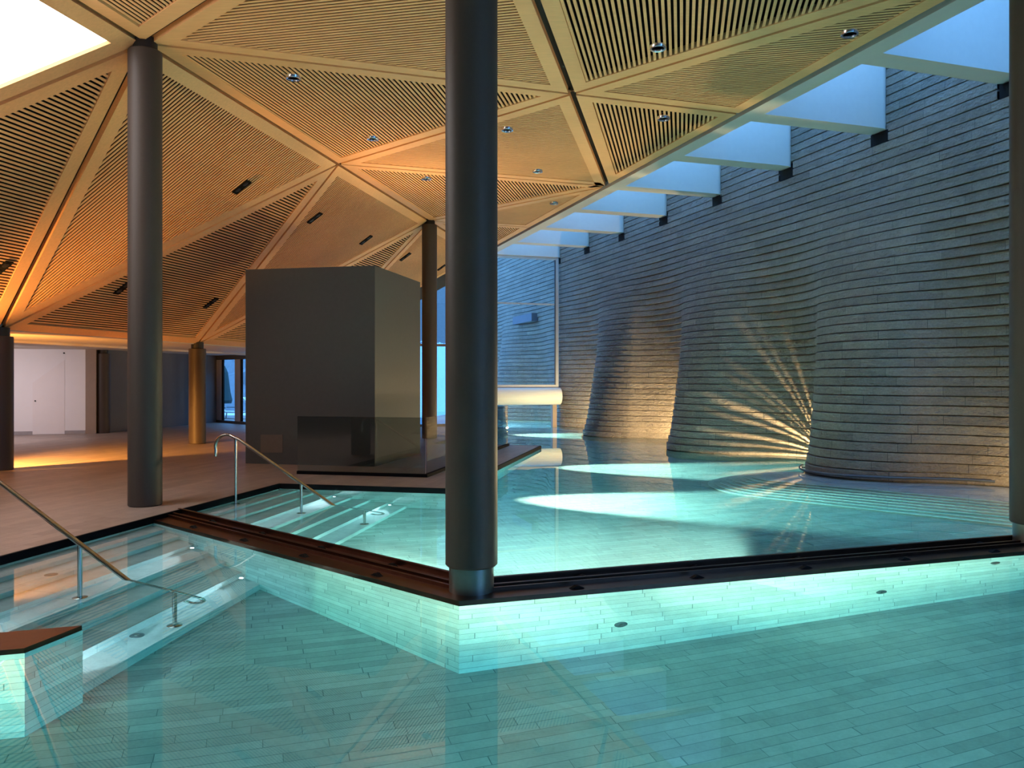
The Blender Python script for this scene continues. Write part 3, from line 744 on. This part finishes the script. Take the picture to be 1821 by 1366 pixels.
# ------------------------------------------------------------------ lamps in the ceiling
def downlight(px, py, key, label):
    p0, nrm = PANEL_PLANE[key]; p = ray_plane(px, py, p0, nrm); r = .105
    root = thing('downlight', label, 'downlight', p, 'round chrome ceiling downlights')
    m = MB(); m.lathe(p, [(r, .05), (r, -.018), (r-.006, -.026), (r-.026, -.022), (r-.030, -.004)], 32, nrm); m.build('rim', M['chrome'], root, smooth=True)
    m = MB(); m.lathe(p, [(r-.030, -.004), (r-.034, .03), (.05, .05), (.04, .055), (0, .056)], 32, nrm); m.build('reflector', M['chrome'], root, smooth=True)
    m = MB(); m.lathe(p, [(.035, .06), (.035, .08)], 20, nrm); m.build('bulb', M['white'], root, smooth=True)
downlight(1170, 84, ('D', 0, -1), 'chrome downlight in the black-gapped panel at the top right')
downlight(1511, 59, ('U', 1, -1), 'chrome downlight farthest right, in the tapering panel beside the skylight')
downlight(1180, 210, ('D', 1, -1), 'chrome downlight in the small triangular panel above the skylight edge')
downlight(902, 230, ('U', 1, 0), 'chrome downlight just right of the front column')
downlight(956, 304, ('U', 1, 0), 'thin chrome downlight below the one beside the front column')
downlight(985, 361, ('U', 2, 0), 'farthest chrome downlight, near the far end of the skylight strip')
downlight(522, 138, ('D', 0, 0), 'chrome downlight right of the tall left column')
downlight(663, 246, ('D', 0, 0), 'small downlight above the crossing of the timber joints')
downlight(758, 317, ('D', 1, 0), 'small downlight just left of the front column')
def spotbox(px, py, key, label, ww=.36, hh=.14):
    p0, nrm = PANEL_PLANE[key]; p = ray_plane(px, py, p0, nrm); x = v3(E2, 0); x = x-nrm*(x@nrm); x /= np.linalg.norm(x); y = np.cross(nrm, x)
    root = thing('spotlight_box', label, 'spotlight', p, 'black rectangular spotlight boxes')
    m = MB(); t = .012
    o = p-x*ww/2-y*hh/2-nrm*.012
    for (a, b, c, d) in ((o, x*ww, y*t, nrm*.1), (o+y*(hh-t), x*ww, y*t, nrm*.1), (o, x*t, y*hh, nrm*.1), (o+x*(ww-t), x*t, y*hh, nrm*.1)): m.box(a, b, c, d)
    m.box(o+nrm*.012, x*ww, y*hh, nrm*.004); m.build('housing', M['black'], root)
    for s in (-.25, .25):
        m = MB(); m.lathe(p+x*ww*s+nrm*.005, [(.05, 0), (.05, -.01), (.035, -.012)], 20, nrm); m.build('lamp_head', M['cap'], root, smooth=True)
spotbox(430, 333, ('U', 0, 1), 'black spotlight box high in the orange sloping panel')
spotbox(560, 388, ('U', 1, 1), 'black spotlight box upper left of the dark concrete box')
spotbox(651, 427, ('U', 1, 1), 'black spotlight box above the middle of the concrete box')
spotbox(721, 457, ('U', 2, 1), 'black spotlight box beside the slim far column')
spotbox(785, 476, ('U', 2, 1), 'black spotlight box seen between the slim far column and the front column', .3, .12)
spotbox(375, 539, ('D', 0, 1), 'black spotlight box low in the dark sloping panel left of the concrete box')
spotbox(218, 513, ('D', 0, 1), 'black spotlight box half hidden behind the tall left column')
spotbox(3, 478, ('D', -1, 1), 'black spotlight box cut by the left edge of the photo')

# ------------------------------------------------------------------ fittings on the stone wall
root = thing('grab_rail', 'dark steel grab rail along the waterline of the nearest wall bulge', 'rail', v3(np.array([6.4, 13.1]), .1))
pts = []
for t in np.linspace(12.2, 9.3, 18):
    n = NW-amp(.05)*wave(t)-.10; pts.append(v3(NT(n, t), .07))
m = MB(); m.tube(pts, .02, 10); m.build('tube', M['frame_dark'], root, smooth=True)
for k in (2, 9, 15):
    m = MB(); p = pts[k]; m.tube([p, p+v3(NV*.13, 0)], .012, 8); m.build('bracket', M['steel'], root)
pv = ray_plane(1047, 719, v3(NT(10.75, 0), 0), v3(NV, 0)); pv2 = ray_plane(1047, 679, v3(NT(10.75, 0), 0), v3(NV, 0)); pv2[:2] = pv[:2]
m = MB(); m.box(pv-v3(WV*.06, 0)-v3(NV*.1, 0), v3(WV*.12, 0), v3(NV*.25, 0), (0, 0, pv2[2]-pv[2])); tag(m.build('wall_slot_bar', M['brown']), 'narrow upright dark bar on the farthest part of the stone wall', 'bar')
# uplights at the foot of the hollows
def uplight(t, n, label, power, fins=True, color=(1., .72, .36)):
    p = v3(NT(n, t), .05); root = thing('uplight', label, 'lamp', p, 'waterline uplights in the wall hollows')
    m = MB(); m.lathe(v3(p, 0), [(.06, D+.005), (.06, D+.02), (.014, D+.03), (.014, .01), (.022, .02), (.022, .03)], 14); m.build('stem', M['shoe'], root, smooth=True)
    if fins:
        m = MB(); rr = random.Random(3)
        for a in np.linspace(3, 177, 31):
            a += rr.uniform(-1.6, 1.6); th = rr.uniform(.0030, .0050)
            d = v3(WV*math.cos(math.radians(a)), math.sin(math.radians(a))); e = v3(WV*-math.sin(math.radians(a)), math.cos(math.radians(a)))
            m.box(p+d*.045-e*th/2-v3(NV*.03, 0), d*.025, e*th, v3(NV*.22, 0))
        m.build('added_streak_fins', M['black'], root)  # fins added around the source to cut its light into streaks
    lamp('uplight_source', 'POINT', p, power, color, .0012 if fins else .03)
uplight(13.25, 10.52, 'uplight at the waterline behind the nearest wall bulge, throwing streaks', 560, True)
uplight(18.05, 10.40, 'uplight at the waterline behind the middle wall bulge', 380, False)
uplight(22.95, 10.40, 'uplight at the waterline behind the farthest wall bulge', 300, False)
uplight(8.5, 10.6, 'uplight at the waterline behind the right edge column', 45, False)

# ------------------------------------------------------------------ underwater floodlights
def flood(p, aim, power, angle=110, color=(1., .97, .82), size=.08, blend=.3):
    lamp('pool_floodlight', 'SPOT', p, power, color, size, aim, angle, blend)
WARM = (1., .82, .58)
for a in (12.08, 16.1):
    p = v3(AB(a, BP+.06), -.70); flood(p, p+v3(E2*2, -.60), 9500, 48, WARM, blend=.5)
for s, pw in ((.35, 1300), (2.2, 3600)):
    q = rb(OFF)[0]+NV*s+WV*.06; flood(v3(q, -.80), v3(q+WV*2, -1.9), pw, 86, WARM, blend=.3)
q = la(OFF)[1]+VD*.7-VN*.06; flood(v3(q, -.8), v3(np.array([-.55, 9.3]), -1.9), 1500, 66, WARM, blend=.35)
q = rb(OFF)[0]+NV*8.6+WV*.3; flood(v3(q, -.7), v3(NT(7.3, 8.6), -1.15), 4500, 60, WARM)
for x, y, p_ in ((-1.6, 2.9, 330), (.5, 2.9, 520), (2.5, 3.2, 900), (4.6, 3.4, 300)):
    flood(v3(np.array([x, y]), -.12), v3(np.array([x+.5, y+4.]), .55), p_*1.35, 74, (1., .79, .46), .06, .9)
flood(v3(np.array([-4.2, 2.4]), -.2), v3(np.array([-3.5, 4.8]), .1), 360, 80, (1., .88, .48), .06, .8)
for x in (-3.0, 1.0, 4.5):
    flood(v3(np.array([x, -1.5]), -.3), v3(np.array([x, 3.]), -1.0), 600, 130, (1., .92, .74), .1, .9)
for a, b_ in ((14.2, -5.6), (15.8, -5.6)):
    lamp('added_box_top_fill', 'SPOT', v3(AB(a, b_), 3.75), 95, (1., .60, .27), .1, v3(AB(a+.3, b_+.9), 5.8), 128, .9)  # warm fill spots added above the box to brighten the ceiling
# unseen fill spot added by the next column to warm the upper left ceiling
lamp('unseen_ceiling_fill', 'SPOT', v3(node2(-1, 1)+np.array([.35, .45]), .12), 300, (1., .58, .25), .08, (-4.4, 7.4, 5.8), 92, .7)
q = AB(24.3, BE+.06); flood(v3(q, -.7), v3(q+E2*2, -1.3), 5000, 52, WARM, blend=.5)
for t_, n_ in ((28.2, 8.2), (33., 8.2)):
    lamp('outdoor_pool_floodlight', 'SPOT', v3(NT(n_-1.5, t_), -.5), 2500, (.9, .97, 1.), .1, v3(NT(n_+2, t_+1.), -.2), 120, .6)
# orange lamp on the deck, out of the picture at the left
lamp('floor_lamp_beam', 'SPOT', (-9.75, 12.95, 1.15), 3600, (1., .42, .08), .10, (-8.7, 15.2, 0.), 70, .9)
lamp('floor_lamp_beam', 'SPOT', (-9.75, 12.95, 1.15), 1600, (1., .42, .08), .10, (-9.5, 16.6, 2.47), 46, .9)
lamp('floor_lamp_beam', 'SPOT', (-10.0, 12.0, .9), 1300, (1., .46, .12), .12, (-6.2, 13.4, 4.9), 50, 1.)
# the back room's ceiling lamps
lamp('back_room_lamp', 'AREA', v3(W0-NV*2.0-WV*2.6, ZL-.06), 80, (1., .86, .90), 1.6, v3(W0-NV*2.0-WV*1.2, 0))

# ------------------------------------------------------------------ outdoors
m = MB(); m.prism([NT(5.4, 25.9), NT(5.4, 120), NT(-80, 120), NT(-80, 25.9), NT(-3.2, 25.9)], -.3, -.02); structure(m.build('floor_terrace', M['snow']))
root_h = MB(); nx, ny = 60, 24
hv = []
for iy in range(ny+1):
    for ix in range(nx+1):
        x = -90+220*ix/nx; y = 60+160*iy/ny; z = -1+.62*(y-60)*(1+.25*math.sin(x*.05+1)+.12*math.sin(x*.17))+2.*math.sin(x*.3+y*.2); hv.append((x, y, z))
for iy in range(ny):
    for ix in range(nx):
        a = iy*(nx+1)+ix; root_h.f.append((a, a+1, a+nx+2, a+nx+1)); root_h.uv += [(0, 0)]*4
root_h.v = hv; o = root_h.build('hillside', M['hill'], None, smooth=True); structure(o)
# stone parapet slab let into the outdoor wall
def on_stone(px, py):
    n = NW
    for _ in range(12):
        p = ray_plane(px, py, v3(NT(n, 0), 0), v3(NV, 0)); n = NW-amp(p[2])*wave(p[:2]@WV)
    return p
pA, pB, pC = on_stone(913, 572), on_stone(957, 571), on_stone(957, 556)
tA, tB = pA[:2]@WV, pB[:2]@WV; nb = min(pA[:2]@NV, pB[:2]@NV)
m = MB(); m.box(v3(NT(nb-.03, tB), pB[2]), v3(WV*(tA-tB), 0), v3(NV*.5, 0), (0, 0, pC[2]-pB[2])); tag(m.build('stone_lintel', M['slab']), 'dark stone lintel in the outdoor wall seen through the far window', 'lintel')
# rock bank and firs behind the low window
bk = MB(); nx, ny = 24, 10; bv = []
for iy in range(ny+1):
    for ix in range(nx+1):
        x = -25+16*ix/nx; y = 38+6*iy/ny; bv.append((x+random.uniform(-.2, .2), y+random.uniform(-.2, .2), -.1+max(0, iy-1)*.62+random.uniform(-.25, .25)))
for iy in range(ny):
    for ix in range(nx):
        a = iy*(nx+1)+ix; bk.f.append((a, a+1, a+nx+2, a+nx+1)); bk.uv += [(0, 0)]*4
bk.v = bv; tag(bk.build('rock_bank', M['rock']), 'dark rocky bank behind the low window at the back left', 'rock')
# closed parasol and lounger on the terrace
pp = np.array([-11.9, 33.0]); root = thing('parasol', 'closed dark green parasol outside the low back window', 'parasol', v3(pp, -.02))
m = MB(); m.lathe(v3(pp, 0), [(.025, 0), (.025, 2.3)], 10); m.build('pole', M['white'], root)
m = MB(); m.lathe(v3(pp, 0), [(.30, .62), (.34, .75), (.26, 1.1), (.20, 1.6), (.16, 1.9), (.05, 2.15), (0, 2.2)], 12); m.build('folded_canopy', M['parasol'], root)
m = MB(); m.lathe(v3(pp, -.02), [(.22, 0), (.22, .06), (.05, .09)], 16); m.build('base', M['white'], root)
def lounger(p, ang, label):
    root = thing('sun_lounger', label, 'sun lounger', v3(p, -.02), 'white sun loungers on the terrace'); d = unit(ang); e = unit(ang+90)
    m = MB(); m.box(v3(p-e*.32, .30), v3(d*1.25, 0), v3(e*.64, 0), (0, 0, .06)); m.build('seat', M['white'], root)
    m = MB(); m.box(v3(p-e*.32, .32), -v3(d*.55, -.55), v3(e*.64, 0), v3(d*.05, .05)); m.build('backrest', M['white'], root)
    for s, t in ((.1, -.28), (1.1, -.28), (.1, .28), (1.1, .28)):
        m = MB(); m.tube([v3(p+d*s+e*t, -.02), v3(p+d*(s+.06)+e*t, .31)], .025, 8); m.build('leg', M['white'], root)
    m = MB(); m.tube([v3(p+e*.34+d*.1, .5), v3(p+e*.34+d*.6, .5)], .02, 8); m.build('armrest', M['frame_dark'], root); m = MB(); m.tube([v3(p-e*.34+d*.1, .5), v3(p-e*.34+d*.6, .5)], .02, 8); m.build('armrest', M['frame_dark'], root)
lounger(np.array([-11.6, 31.6]), -20, 'white sun lounger outside the low back window, in its left pane')
lounger(np.array([-9.9, 31.2]), -20, 'white sun lounger outside the low back window, beside the concrete box edge')
